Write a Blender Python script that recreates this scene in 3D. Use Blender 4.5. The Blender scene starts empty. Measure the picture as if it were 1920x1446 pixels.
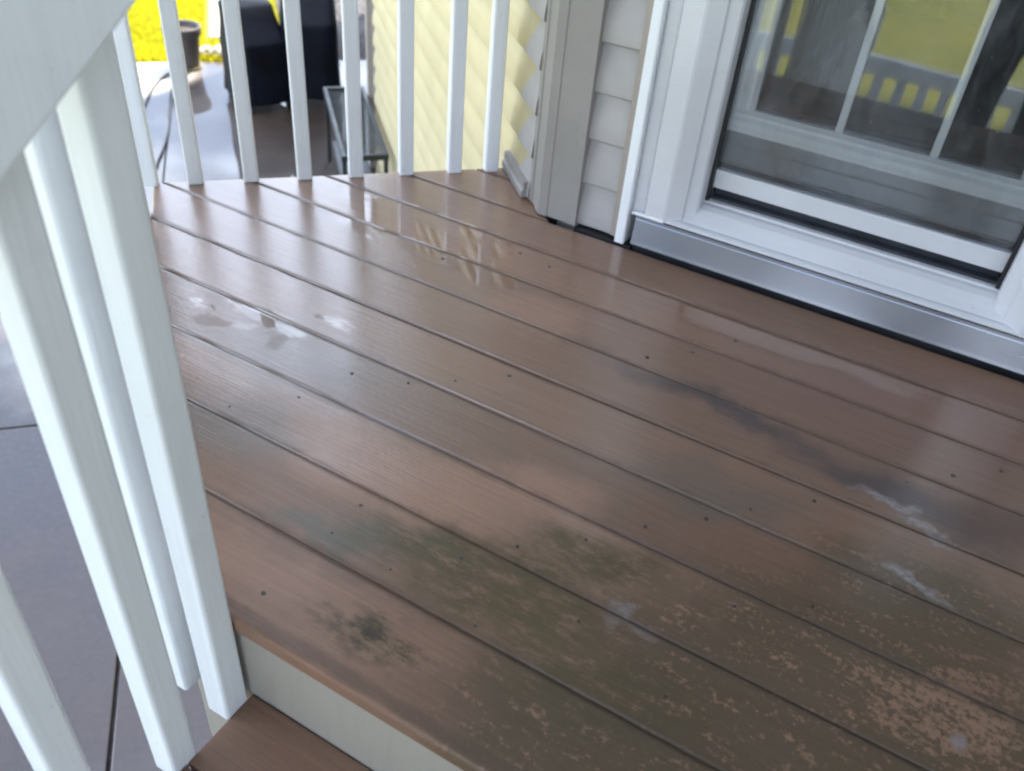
import bpy, bmesh, math, random
from mathutils import Vector, Matrix, noise as mnoise
random.seed(7)
scene = bpy.context.scene
COL = scene.collection
RAD = math.radians

# ------------------------------------------------------------------ camera
FPX = 1631.15
cam_data = bpy.data.cameras.new('camera')
cam = bpy.data.objects.new('camera', cam_data)
COL.objects.link(cam)
RIGHT = Vector((0.863468601798785, 0.49873429962354543, 0.0754060480774766))
DOWN = Vector((0.3618769723243595, -0.5083803246869489, -0.7814054660498267))
FWD = Vector((-0.35137875662738327, 0.7020067975811943, -0.6194509064815308))
m = Matrix((RIGHT, -DOWN, -FWD)).transposed().to_4x4()
m.translation = Vector((0, 0, 1.02))
cam.matrix_world = m
cam_data.sensor_fit = 'HORIZONTAL'
cam_data.sensor_width = 36.0
cam_data.lens = FPX / 1920.0 * 36.0
cam_data.clip_start = 0.02
cam_data.clip_end = 2000
cam_data.dof.use_dof = True
cam_data.dof.focus_distance = 1.45
cam_data.dof.aperture_fstop = 4.2
scene.camera = cam

# ------------------------------------------------------------------ sky, sun, exposure
SUN_AZ, SUN_EL = RAD(88), RAD(60)
world = bpy.data.worlds.new('World')
scene.world = world
world.use_nodes = True
wn = world.node_tree
sky = wn.nodes.new('ShaderNodeTexSky')
sky.sky_type = 'NISHITA'
sky.sun_disc = False
sky.sun_elevation = SUN_EL
sky.sun_rotation = RAD(90) - SUN_AZ
sky.air_density = 1.0
sky.dust_density = 2.6
# broken fair-weather cloud spread evenly over the whole sky
tc = wn.nodes.new('ShaderNodeTexCoord')
mp = wn.nodes.new('ShaderNodeMapping')
mp.inputs[3].default_value = (1.0, 1.0, 2.6)
wn.links.new(tc.outputs['Generated'], mp.inputs[0])
cn = wn.nodes.new('ShaderNodeTexNoise')
cn.inputs['Scale'].default_value = 2.3
cn.inputs['Detail'].default_value = 5
cn.inputs['Roughness'].default_value = 0.55
wn.links.new(mp.outputs[0], cn.inputs['Vector'])
cr_ = wn.nodes.new('ShaderNodeMapRange')
cr_.interpolation_type = 'SMOOTHSTEP'
cr_.inputs['From Min'].default_value = 0.44
cr_.inputs['From Max'].default_value = 0.60
wn.links.new(cn.outputs[0], cr_.inputs[0])
cm = wn.nodes.new('ShaderNodeMix')
cm.data_type = 'RGBA'
wn.links.new(cr_.outputs[0], cm.inputs[0])
wn.links.new(sky.outputs[0], cm.inputs[6])
cm.inputs[7].default_value = (9.0, 10.3, 12.3, 1)
wn.links.new(cm.outputs[2], wn.nodes['Background'].inputs[0])
wn.nodes['Background'].inputs[1].default_value = 0.15
sun_data = bpy.data.lights.new('sun', 'SUN')
sun_data.energy = 4.5
sun_data.angle = RAD(0.53)
sun_data.color = (1.0, 0.94, 0.84)
sun = bpy.data.objects.new('sun', sun_data)
COL.objects.link(sun)
sdir = Vector((math.cos(SUN_AZ) * math.cos(SUN_EL), math.sin(SUN_AZ) * math.cos(SUN_EL), math.sin(SUN_EL)))
sun.rotation_euler = sdir.to_track_quat('Z', 'Y').to_euler()
sun.location = sdir * 30
scene.view_settings.view_transform = 'Standard'
scene.view_settings.look = 'None'
scene.view_settings.gamma = 1.0
scene.view_settings.use_curve_mapping = False
scene.view_settings.exposure = 2.0
scene.cycles.filter_width = 2.1
scene.cycles.max_bounces = 7
scene.cycles.diffuse_bounces = 3
scene.cycles.glossy_bounces = 3
scene.cycles.transmission_bounces = 4
scene.cycles.transparent_max_bounces = 6
scene.cycles.caustics_reflective = False
scene.cycles.caustics_refractive = False

# ------------------------------------------------------------------ node helpers
class NT:
    def __init__(self, name):
        self.mat = bpy.data.materials.new(name)
        self.mat.use_nodes = True
        self.t = self.mat.node_tree
        self.b = self.t.nodes['Principled BSDF']
        self.out = self.t.nodes['Material Output']
    def n(self, kind, **kw):
        nd = self.t.nodes.new(kind)
        for k, v in kw.items():
            setattr(nd, k, v)
        return nd
    def set(self, sock, v):
        if isinstance(v, bpy.types.NodeSocket):
            self.t.links.new(v, sock)
        else:
            sock.default_value = v
    def pos(self):
        return self.n('ShaderNodeNewGeometry').outputs['Position']
    def obj(self):
        return self.n('ShaderNodeTexCoord').outputs['Object']
    def rnd(self):
        return self.n('ShaderNodeObjectInfo').outputs['Random']
    def mapping(self, vec, loc=(0, 0, 0), rot=(0, 0, 0), scale=(1, 1, 1)):
        nd = self.n('ShaderNodeMapping')
        self.set(nd.inputs[0], vec)
        nd.inputs[1].default_value = loc
        nd.inputs[2].default_value = rot
        nd.inputs[3].default_value = scale
        return nd.outputs[0]
    def noise(self, vec, scale, detail=3, rough=0.55, out=0, dist=0.0):
        nd = self.n('ShaderNodeTexNoise')
        self.set(nd.inputs['Vector'], vec)
        nd.inputs['Scale'].default_value = scale
        nd.inputs['Detail'].default_value = detail
        nd.inputs['Roughness'].default_value = rough
        nd.inputs['Distortion'].default_value = dist
        return nd.outputs[out]
    def ramp(self, v, lo, hi, a=0.0, b=1.0, smooth=True):
        nd = self.n('ShaderNodeMapRange')
        nd.interpolation_type = 'SMOOTHSTEP' if smooth else 'LINEAR'
        self.set(nd.inputs['Value'], v)
        nd.inputs['From Min'].default_value = lo
        nd.inputs['From Max'].default_value = hi
        nd.inputs['To Min'].default_value = a
        nd.inputs['To Max'].default_value = b
        return nd.outputs[0]
    def math(self, op, a, b=0.0, c=None, clamp=False):
        nd = self.n('ShaderNodeMath', operation=op)
        nd.use_clamp = clamp
        self.set(nd.inputs[0], a)
        self.set(nd.inputs[1], b)
        if c is not None:
            self.set(nd.inputs[2], c)
        return nd.outputs[0]
    def mix(self, f, a, b, mode='MIX'):
        nd = self.n('ShaderNodeMix', data_type='RGBA', blend_type=mode)
        self.set(nd.inputs[0], f)
        self.set(nd.inputs[6], a if isinstance(a, bpy.types.NodeSocket) else tuple(a) + (1,))
        self.set(nd.inputs[7], b if isinstance(b, bpy.types.NodeSocket) else tuple(b) + (1,))
        return nd.outputs[2]
    def bump(self, h, strength=0.3, dist=0.002, normal=None):
        nd = self.n('ShaderNodeBump')
        self.set(nd.inputs['Strength'], strength)
        nd.inputs['Distance'].default_value = dist
        self.set(nd.inputs['Height'], h)
        if normal is not None:
            self.set(nd.inputs['Normal'], normal)
        return nd.outputs[0]
    def P(self, **kw):
        names = {'base': 'Base Color', 'rough': 'Roughness', 'metal': 'Metallic', 'normal': 'Normal', 'coat': 'Coat Weight',
                 'coat_rough': 'Coat Roughness', 'coat_ior': 'Coat IOR', 'coat_normal': 'Coat Normal', 'spec': 'Specular IOR Level', 'ior': 'IOR'}
        for k, v in kw.items():
            s = self.b.inputs[names[k]]
            if k == 'base' and not isinstance(v, bpy.types.NodeSocket):
                v = tuple(v) + (1,)
            self.set(s, v)
    def ellipse(self, vec, cx, cy, rx, ry, rot=0.0, soft=0.5):
        """1 inside an ellipse on the deck, fading to 0 over its outer part"""
        nd = self.n('ShaderNodeMapping', vector_type='TEXTURE')
        self.set(nd.inputs[0], vec)
        nd.inputs[1].default_value = (cx, cy, 0)
        nd.inputs[2].default_value = (0, 0, rot)
        nd.inputs[3].default_value = (rx, ry, 1e4)
        ln = self.n('ShaderNodeVectorMath', operation='LENGTH')
        self.set(ln.inputs[0], nd.outputs[0])
        return self.ramp(ln.outputs['Value'], 1.0, 1.0 - soft)

S2 = math.sqrt(0.5)
EA = Vector((-S2, S2, 0))     # along the angled house wall, away from the deck
EB = Vector((S2, S2, 0))      # along the rear edge of the deck
def AB(a, b, z=0.0):
    return Vector((-a * S2 + b * S2, a * S2 + b * S2, z))
def ab_poly(a0, a1, b0, b1):
    return [tuple(AB(a, b)[:2]) for a, b in ((a0, b0), (a0, b1), (a1, b1), (a1, b0))]


# ------------------------------------------------------------------ materials
def mat_deck():
    t = NT('wet composite decking')
    pos = t.pos()
    big = t.noise(pos, 1.7, 2)
    warp = t.n('ShaderNodeVectorMath', operation='MULTIPLY_ADD')
    t.set(warp.inputs[0], t.noise(pos, 7.0, 3, 0.6, out=1))
    warp.inputs[1].default_value = (0.22, 0.16, 0)
    sub = t.n('ShaderNodeVectorMath', operation='ADD')
    t.set(sub.inputs[0], pos)
    sub.inputs[1].default_value = (-0.11, -0.08, 0)
    t.set(warp.inputs[2], sub.outputs[0])
    wp = warp.outputs[0]
    # brown body with tone change from board to board
    rn = t.rnd()
    c = t.mix(rn, (0.188, 0.112, 0.075), (0.260, 0.158, 0.107))
    c = t.mix(t.ramp(big, 0.35, 0.65), c, t.mix(1.0, c, (1.14, 1.05, 0.98), 'MULTIPLY'))
    # faded pinkish parts
    pink = t.math('MAXIMUM', t.ellipse(wp, -0.66, 0.83, 0.34, 0.11, 0.10, 0.6), t.ellipse(wp, -0.40, 0.92, 0.16, 0.10, 0.2, 0.7))
    pink = t.math('MAXIMUM', pink, t.ellipse(wp, -0.57, 0.57, 0.30, 0.07, 0.0, 0.6))
    pink = t.math('MAXIMUM', pink, t.ellipse(wp, -0.66, 1.40, 0.14, 0.10, 0.0, 0.8))
    c = t.mix(t.math('MULTIPLY', pink, 0.78), c, (0.340, 0.195, 0.128))
    # grey-green algae film
    gfilm = t.math('MAXIMUM', t.ellipse(wp, -0.93, 0.78, 0.20, 0.12, 0.2, 0.7), t.ellipse(wp, -0.95, 1.00, 0.28, 0.15, 0.1, 0.9))
    gfilm = t.math('MAXIMUM', gfilm, t.ellipse(wp, -0.16, 1.10, 0.26, 0.10, 0.2, 0.9))
    gfilm = t.math('MAXIMUM', gfilm, t.ellipse(wp, -0.63, 0.67, 0.20, 0.035, 0.1, 0.9))
    c = t.mix(t.math('MULTIPLY', gfilm, 0.55), c, (0.125, 0.112, 0.088))
    mid = t.noise(t.mapping(pos, rot=(0, 0, 0.12), scale=(0.75, 1.6, 1.0)), 27.0, 5, 0.74)
    fine = t.noise(pos, 110.0, 3, 0.65)
    # olive algae patches
    alg = t.ellipse(wp, -0.37, 0.735, 0.30, 0.11, 0.12, 0.6)
    alg = t.math('MAXIMUM', alg, t.ellipse(wp, -0.26, 0.86, 0.15, 0.07, 0.2, 0.7))
    alg = t.math('MAXIMUM', alg, t.ellipse(wp, -0.17, 0.66, 0.26, 0.12, 0.0, 0.7))
    alg = t.math('MAXIMUM', alg, t.ellipse(wp, -0.47, 0.572, 0.11, 0.055, 0.0, 0.8))
    alg_m = t.math('MULTIPLY', alg, t.ramp(mid, 0.25, 0.57))
    teal = t.math('MAXIMUM', t.ellipse(wp, -0.60, 0.685, 0.20, 0.05, 0.15, 0.9), t.ellipse(wp, -0.47, 0.74, 0.12, 0.05, 0.1, 0.9))
    c = t.mix(t.math('MULTIPLY', teal, t.ramp(mid, 0.35, 0.6, 0.15, 0.6)), c, (0.125, 0.135, 0.105))
    c = t.mix(t.math('MULTIPLY', alg_m, 0.85), c, (0.082, 0.064, 0.023))
    drk = t.ellipse(wp, -0.46, 0.575, 0.13, 0.06, 0.0, 0.8)
    drk = t.math('MULTIPLY', drk, t.ramp(mid, 0.46, 0.60))
    c = t.mix(t.math('MULTIPLY', drk, 0.85), c, (0.042, 0.028, 0.015))
    # grey-brown mottled growth towards the right, breaking up into islands
    mot = t.ellipse(wp, 0.14, 0.80, 0.46, 0.30, 0.25, 0.5)
    mot = t.math('MAXIMUM', mot, t.ellipse(wp, 0.20, 1.06, 0.26, 0.16, 0.2, 0.7))
    mot = t.math('MAXIMUM', mot, t.ellipse(wp, -0.12, 0.57, 0.34, 0.14, 0.1, 0.7))
    lo = t.ellipse(wp, 0.25, 0.90, 0.17, 0.11, 0.4, 0.6)
    thr = t.math('ADD', t.math('MULTIPLY', mid, 0.55), t.math('MULTIPLY', fine, 0.45))
    thr = t.math('SUBTRACT', thr, t.math('MULTIPLY', lo, 0.085))
    isl = t.ramp(thr, 0.365, 0.475)
    c = t.mix(t.math('MULTIPLY', t.math('MULTIPLY', mot, isl), 0.85), c, (0.098, 0.070, 0.038))
    c = t.mix(t.math('MULTIPLY', t.math('MULTIPLY', mot, t.math('SUBTRACT', 1.0, isl)), 0.45), c, (0.300, 0.172, 0.102))
    # dark bluish streak and dark red-brown corner stain
    wr = t.ellipse(wp, 0.12, 1.56, 0.75, 0.26, 0.0, 0.8)
    c = t.mix(t.math('MULTIPLY', wr, 0.6), c, (0.190, 0.096, 0.066))
    st = t.math('MAXIMUM', t.ellipse(wp, -0.22, 1.325, 0.42, 0.05, -0.07, 0.9), t.ellipse(wp, 0.12, 1.27, 0.34, 0.06, -0.1, 0.9))
    c = t.mix(t.math('MULTIPLY', st, 0.75), c, (0.050, 0.042, 0.046))
    rb = t.ellipse(wp, 0.26, 1.30, 0.17, 0.075, 0.0, 0.8)
    c = t.mix(t.math('MULTIPLY', rb, 0.7), c, (0.085, 0.045, 0.034))
    # dried pale residue
    wh = t.math('MAXIMUM', t.ellipse(wp, 0.10, 1.245, 0.085, 0.020, -0.05, 0.6), t.ellipse(wp, 0.20, 1.222, 0.09, 0.012, 0.0, 0.7))
    wh = t.math('MAXIMUM', wh, t.ellipse(wp, 0.150, 1.100, 0.060, 0.016, -0.1, 0.6))
    wh = t.math('MAXIMUM', wh, t.ellipse(wp, 0.262, 0.848, 0.022, 0.020, 0.3, 0.7))
    wh = t.math('MAXIMUM', wh, t.math('MULTIPLY', t.ellipse(wp, -0.165, 0.785, 0.07, 0.012, -0.1, 0.7), 0.6))
    wh = t.math('MULTIPLY', wh, t.ramp(mid, 0.30, 0.50))
    c = t.mix(t.math('MULTIPLY', wh, t.ramp(fine, 0.35, 0.6, 0.2, 0.55)), c, (0.40, 0.37, 0.38))
    # grain along the boards
    shf = t.n('ShaderNodeVectorMath', operation='ADD')
    t.set(shf.inputs[0], pos)
    cmb = t.n('ShaderNodeCombineXYZ')
    t.set(cmb.inputs[0], t.math('MULTIPLY', rn, 17.0))
    t.set(shf.inputs[1], cmb.outputs[0])
    gp = shf.outputs[0]
    gv = t.mapping(gp, scale=(5.0, 190.0, 5.0))
    grain = t.noise(gv, 1.0, 4, 0.6)
    gv2 = t.mapping(gp, scale=(2.0, 70.0, 2.0))
    grain2 = t.noise(gv2, 1.0, 3, 0.6)
    c = t.mix(t.ramp(grain, 0.32, 0.68, 0.0, 0.30), c, t.mix(1.0, c, (0.62, 0.60, 0.60), 'MULTIPLY'))
    c = t.mix(t.ramp(grain2, 0.40, 0.70, 0.0, 0.22), c, t.mix(1.0, c, (0.70, 0.68, 0.68), 'MULTIPLY'))
    c = t.mix(t.ramp(fine, 0.55, 0.75, 0.0, 0.25), c, t.mix(1.0, c, (0.66, 0.64, 0.62), 'MULTIPLY'))
    # grime lying along the grooves
    sy = t.n('ShaderNodeSeparateXYZ')
    t.set(sy.inputs[0], pos)
    gd = t.math('PINGPONG', t.math('SUBTRACT', sy.outputs[1], 0.642 - 0.1425 * 10), 0.07125)
    gm = t.ramp(t.math('ADD', gd, t.math('MULTIPLY_ADD', mid, 0.03, -0.015)), 0.016, 0.002)
    c = t.mix(t.math('MULTIPLY', gm, 0.45), c, (0.070, 0.046, 0.032))
    # water film: deep at the back, thinning towards the steps
    sep = t.n('ShaderNodeSeparateXYZ')
    t.set(sep.inputs[0], pos)
    dist = t.math('ADD', sep.outputs[1], t.math('MULTIPLY', sep.outputs[0], -0.22))
    wetn = t.noise(t.mapping(pos, scale=(2.2, 4.5, 1)), 1.0, 4, 0.6)
    wet = t.ramp(t.math('ADD', dist, t.math('MULTIPLY_ADD', wetn, 0.5, -0.25)), 0.80, 1.25)
    pz = t.math('MAXIMUM', t.ellipse(wp, -1.02, 1.54, 0.50, 0.20, -0.1, 0.9), t.ellipse(wp, -0.25, 1.66, 0.75, 0.17, -0.02, 0.9))
    pz = t.math('MAXIMUM', pz, t.math('MULTIPLY', t.ellipse(wp, -1.08, 1.04, 0.26, 0.12, 0.2, 0.9), 0.52))
    pn = t.noise(t.mapping(pos, scale=(1.0, 2.2, 1.0)), 7.0, 4, 0.6)
    pud = t.math('MULTIPLY', t.ramp(t.math('ADD', pn, t.math('MULTIPLY', pz, 0.30)), 0.63, 0.73), t.ramp(pz, 0.0, 0.15))
    dry = t.math('MAXIMUM', t.ellipse(wp, -1.157, 0.98, 0.035, 0.025, 0, 0.4), t.ellipse(wp, -1.04, 1.0, 0.05, 0.03, 0, 0.6))
    t.P(base=c, rough=t.ramp(wet, 0, 1, 0.62, 0.5), spec=0.35)
    film = t.math('MAXIMUM', t.ramp(wet, 0.0, 1.0, 0.14, 0.85), pud)
    film = t.math('MULTIPLY', film, t.math('SUBTRACT', 1.0, t.math('MULTIPLY', dry, 0.45)))
    t.P(coat=film, coat_ior=1.75)
    cr = t.math('SUBTRACT', t.ramp(wetn, 0.3, 0.7, 0.19, 0.11), t.math('MULTIPLY', pud, 0.16), clamp=True)
    t.P(coat_rough=t.math('MAXIMUM', cr, 0.02))
    h = t.math('ADD', t.math('MULTIPLY', grain, 0.9), t.math('MULTIPLY', fine, 0.5))
    t.P(normal=t.bump(h, 0.45, 0.0016))
    hs = t.math('MULTIPLY', t.math('SUBTRACT', 1.0, t.math('MULTIPLY', pud, 0.95)), 0.42)
    t.P(coat_normal=t.bump(h, hs, 0.0014))
    return t.mat

def mat_paint(name, col, rough=0.42, wear=0.35, dirt=(0.32, 0.29, 0.24)):
    t = NT(name)
    o = t.pos()
    g = t.noise(t.mapping(o, scale=(90, 90, 5)), 1.0, 4, 0.6)
    n2 = t.noise(o, 9.0, 4, 0.6)
    c = t.mix(t.ramp(g, 0.45, 0.75, 0.0, 0.22), col, tuple(x * 0.78 for x in col))
    c = t.mix(t.math('MULTIPLY', t.ramp(n2, 0.52, 0.78), wear), c, tuple(a * 0.72 + b * 0.28 for a, b in zip(col, dirt)))
    stk = t.noise(t.mapping(o, scale=(28, 28, 1.6)), 1.0, 3, 0.6)
    c = t.mix(t.ramp(stk, 0.52, 0.78, 0.0, wear * 0.8), c, tuple(a * 0.62 + b * 0.3 for a, b in zip(col, (0.40, 0.42, 0.34))))
    spot = t.noise(o, 70.0, 2, 0.5)
    c = t.mix(t.ramp(spot, 0.755, 0.80, 0.0, 0.5), c, dirt)
    t.P(base=c, rough=rough, normal=t.bump(g, 0.5, 0.0013))
    return t.mat

def mat_simple(name, col, rough=0.5, metal=0.0, var=0.18, scale=12.0, bump=0.1, bscale=120.0, stretch=(1, 1, 1)):
    t = NT(name)
    o = t.pos()
    n1 = t.noise(t.mapping(o, scale=stretch), scale, 4, 0.6)
    n2 = t.noise(t.mapping(o, scale=stretch), bscale, 3, 0.6)
    c = t.mix(t.ramp(n1, 0.3, 0.7), tuple(x * (1 - var) for x in col), tuple(min(1, x * (1 + var)) for x in col))
    t.P(base=c, rough=t.ramp(n1, 0.3, 0.7, max(0.02, rough - 0.07), rough + 0.07), metal=metal, normal=t.bump(n2, bump, 0.001))
    return t.mat

def mat_concrete():
    t = NT('wet patio concrete')
    p = t.pos()
    n1 = t.noise(p, 1.1, 5, 0.62)
    n2 = t.noise(p, 45.0, 3, 0.6)
    c = t.mix(t.ramp(n1, 0.35, 0.65), (0.015, 0.008, 0.005), (0.052, 0.031, 0.021))
    c = t.mix(t.ramp(t.noise(p, 3.1, 4, 0.65), 0.45, 0.7, 0, 0.5), c, (0.018, 0.011, 0.008))
    c = t.mix(t.ramp(n2, 0.4, 0.7, 0, 0.3), c, (0.07, 0.052, 0.044))
    q = AB(6.80, -1.25)
    dry = t.ellipse(p, q.x, q.y, 0.95, 0.70, RAD(45), 0.25)  # dried concrete, paled so the sunlit strip reads bright
    wet = t.math('MULTIPLY', t.ramp(n1, 0.30, 0.62, 1.0, 0.72), t.math('SUBTRACT', 1.0, dry))
    c = t.mix(dry, c, (0.36, 0.33, 0.30))
    t.P(base=c, rough=0.55, spec=0.3, coat=wet, coat_ior=1.72, coat_rough=t.ramp(n1, 0.35, 0.7, 0.015, 0.06))
    t.P(normal=t.bump(n2, 0.2, 0.002), coat_normal=t.bump(t.noise(p, 6.0, 2), 0.05, 0.002))
    return t.mat

def mat_grass(name, a, b, blade=False):
    t = NT(name)
    p = t.pos()
    n1 = t.noise(p, 0.6, 3)
    n2 = t.noise(p, 38.0, 4, 0.7)
    c = t.mix(t.ramp(n1, 0.35, 0.65), a, b)
    c = t.mix(t.ramp(n2, 0.35, 0.65, 0.0, 0.6), c, t.mix(1.0, c, (0.65, 0.68, 0.6), 'MULTIPLY'))
    t.P(base=c, rough=0.75, spec=0.2)
    if not blade:
        t.P(normal=t.bump(n2, 0.8, 0.03))
    else:
        tl = t.n('ShaderNodeBsdfTranslucent')
        t.set(tl.inputs[0], c)
        mx = t.n('ShaderNodeMixShader')
        mx.inputs[0].default_value = 0.5
        t.set(mx.inputs[1], t.b.outputs[0])
        t.set(mx.inputs[2], tl.outputs[0])
        t.set(t.out.inputs[0], mx.outputs[0])
    return t.mat

def mat_glass(name, ior, rough=0.0, tint=(0.97, 0.98, 0.98), haze=0.03):
    t = NT(name)
    t.t.nodes.remove(t.b)
    fr = t.n('ShaderNodeFresnel')
    fr.inputs[0].default_value = ior
    gl = t.n('ShaderNodeBsdfGlossy')
    gl.inputs['Roughness'].default_value = rough
    p = t.pos()
    wob = t.noise(p, 3.0, 2)
    t.set(gl.inputs['Normal'], t.bump(wob, 0.06, 0.01))
    tr = t.n('ShaderNodeBsdfTransparent')
    tr.inputs[0].default_value = tint + (1,)
    mx = t.n('ShaderNodeMixShader')
    t.set(mx.inputs[0], fr.outputs[0])
    t.set(mx.inputs[1], tr.outputs[0])
    t.set(mx.inputs[2], gl.outputs[0])
    df = t.n('ShaderNodeBsdfDiffuse')
    df.inputs[0].default_value = (0.75, 0.78, 0.80, 1)
    mz = t.n('ShaderNodeMixShader')
    t.set(mz.inputs[0], t.ramp(t.noise(t.mapping(p, scale=(9, 1, 3)), 4.0, 4, 0.65), 0.35, 0.75, haze * 0.5, haze * 1.5))
    t.set(mz.inputs[1], mx.outputs[0])
    t.set(mz.inputs[2], df.outputs[0])
    t.set(t.out.inputs[0], mz.outputs[0])
    return t.mat

def mat_siding(name, col, var=0.06):
    t = NT(name)
    p = t.pos()
    g = t.noise(t.mapping(p, scale=(6, 6, 140)), 1.0, 3, 0.6)
    n = t.noise(p, 4.0, 4, 0.6)
    c = t.mix(t.ramp(n, 0.35, 0.7), tuple(x * (1 - var) for x in col), tuple(min(1, x * (1 + var)) for x in col))
    c = t.mix(t.ramp(g, 0.5, 0.75, 0, 0.18), c, tuple(x * 0.8 for x in col))
    dsp = t.noise(p, 55.0, 3, 0.7)
    c = t.mix(t.ramp(dsp, 0.66, 0.78, 0, 0.35), c, tuple(x * 0.45 for x in col))
    t.P(base=c, rough=0.5, normal=t.bump(g, 0.25, 0.0008))
    return t.mat

def mat_alu():
    t = NT('brushed aluminium sill')
    p = t.pos()
    g = t.noise(t.mapping(p, scale=(3, 160, 160)), 1.0, 4, 0.6)
    n = t.noise(p, 3.0, 2, 0.5)
    c = t.mix(t.ramp(n, 0.3, 0.7), (0.28, 0.285, 0.31), (0.36, 0.365, 0.39))
    t.P(base=c, metal=0.85, rough=t.ramp(n, 0.3, 0.7, 0.20, 0.30), normal=t.bump(g, 0.05, 0.0004))
    return t.mat

def mat_cloth():
    t = NT('weatherproof cover fabric')
    p = t.pos()
    n = t.noise(p, 5.0, 4, 0.6)
    f = t.noise(p, 300.0, 2)
    c = t.mix(t.ramp(n, 0.3, 0.7), (0.0015, 0.002, 0.0045), (0.0042, 0.006, 0.0125))
    t.P(base=c, rough=0.55, spec=0.14, normal=t.bump(t.math('ADD', n, t.math('MULTIPLY', f, 0.1)), 0.5, 0.02))
    return t.mat

M = {
    'deck': mat_deck(),
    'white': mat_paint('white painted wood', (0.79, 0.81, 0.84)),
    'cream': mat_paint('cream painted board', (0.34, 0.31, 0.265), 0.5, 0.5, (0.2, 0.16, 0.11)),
    'bare_white': mat_paint('fresh white trim paint', (0.82, 0.84, 0.86), 0.5, 0.12),
    'patio': mat_concrete(),
    'lawn': mat_grass('sunlit lawn', (0.19, 0.195, 0.05), (0.24, 0.23, 0.055)),
    'blade': mat_grass('grass blades', (0.48, 0.45, 0.016), (0.58, 0.53, 0.018), True),
    'mulch': mat_simple('dark grey mulch', (0.055, 0.048, 0.05), 0.9, 0, 0.5, 40, 0.8, 160),
    'stone': mat_simple('pale edging stone', (0.40, 0.34, 0.27), 0.8, 0, 0.3, 18, 0.6, 60),
    'slab': mat_simple('dry pale concrete', (0.42, 0.39, 0.35), 0.8, 0, 0.12, 6, 0.3, 90),
    'siding': mat_siding('grey beige vinyl siding', (0.39, 0.365, 0.355)),
    'yellow': mat_siding('vinyl siding in sunlit yellow', (0.46, 0.39, 0.225)),  # sunlight on the angled wall put into its colour
    'trim': mat_siding('taupe vinyl trim', (0.29, 0.27, 0.25), 0.05),
    'jchan': mat_siding('tan vinyl channel', (0.36, 0.31, 0.27), 0.05),
    'vinyl': mat_siding('pale grey vinyl frame', (0.60, 0.60, 0.62), 0.04),
    'sash': mat_siding('white vinyl sash', (0.88, 0.89, 0.90), 0.03),
    'alu': mat_alu(),
    'dark': mat_simple('black rubber and gap shade', (0.012, 0.013, 0.016), 0.5, 0, 0.2),
    'track': mat_simple('dark grey track', (0.030, 0.033, 0.042), 0.4, 0, 0.25),
    'kick': mat_simple('grey lower door panel', (0.26, 0.26, 0.265), 0.3, 0, 0.1, 3, 0.05),
    'room': mat_simple('dim interior paint', (0.10, 0.10, 0.10), 0.8),
    'glass': mat_glass('outer door glass', 1.78, 0.012),
    'glass2': mat_glass('inner door glass', 1.5, 0.0, (0.85, 0.87, 0.88), 0.01),
    'drop': mat_simple('water drop', (0.22, 0.23, 0.24), 0.12, 0, 0.1),
    'cover': mat_cloth(),
    'pot': mat_simple('grey plastic pot', (0.062, 0.054, 0.054), 0.55, 0, 0.2, 8, 0.2, 60, (1, 1, 0.3)),
    'soil': mat_simple('potting soil', (0.045, 0.032, 0.024), 0.95, 0, 0.4, 40, 0.9, 90),
    'saucer': mat_simple('olive plastic saucer', (0.16, 0.14, 0.06), 0.5),
    'hose': mat_simple('black garden hose', (0.015, 0.015, 0.017), 0.45),
    'metal': mat_simple('grey green bench metal', (0.022, 0.026, 0.026), 0.45, 0.2, 0.2),
    'steel': mat_simple('caster steel', (0.5, 0.5, 0.5), 0.3, 0.9, 0.1),
    'screw': mat_simple('dark screw head', (0.055, 0.044, 0.038), 0.55, 0.2, 0.3),
    'wood': mat_simple('framing lumber', (0.20, 0.15, 0.10), 0.8, 0, 0.25, 8, 0.3, 60, (0.3, 1, 1)),
    'roof': mat_simple('dark roof shingles', (0.07, 0.065, 0.06), 0.9, 0, 0.3, 20, 0.5),
    'black_cloth': mat_simple('black clothing', (0.010, 0.010, 0.012), 0.85, 0, 0.3, 14, 0.3, 200),
    'skin': mat_simple('skin', (0.42, 0.27, 0.20), 0.5, 0, 0.06),
    'hair': mat_simple('dark hair', (0.03, 0.022, 0.018), 0.6, 0, 0.3, 60, 0.6),
}

# ------------------------------------------------------------------ geometry helpers
def link(name, me, mat=None, parent=None):
    o = bpy.data.objects.new(name, me)
    COL.objects.link(o)
    if mat is not None and me is not None and not me.materials:
        me.materials.append(M[mat] if isinstance(mat, str) else mat)
    if parent is not None:
        o.parent = parent
    return o

def empty(name):
    o = bpy.data.objects.new(name, None)
    COL.objects.link(o)
    return o

def tag(o, label, cat, group=None):
    o['label'] = label
    o['category'] = cat
    if group:
        o['group'] = group
    return o

def struct(o):
    o['kind'] = 'structure'
    return o

def bm_mesh(bm, name, smooth=False):
    bmesh.ops.recalc_face_normals(bm, faces=bm.faces)
    me = bpy.data.meshes.new(name)
    bm.to_mesh(me)
    bm.free()
    if smooth:
        for p in me.polygons:
            p.use_smooth = True
    return me

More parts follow.
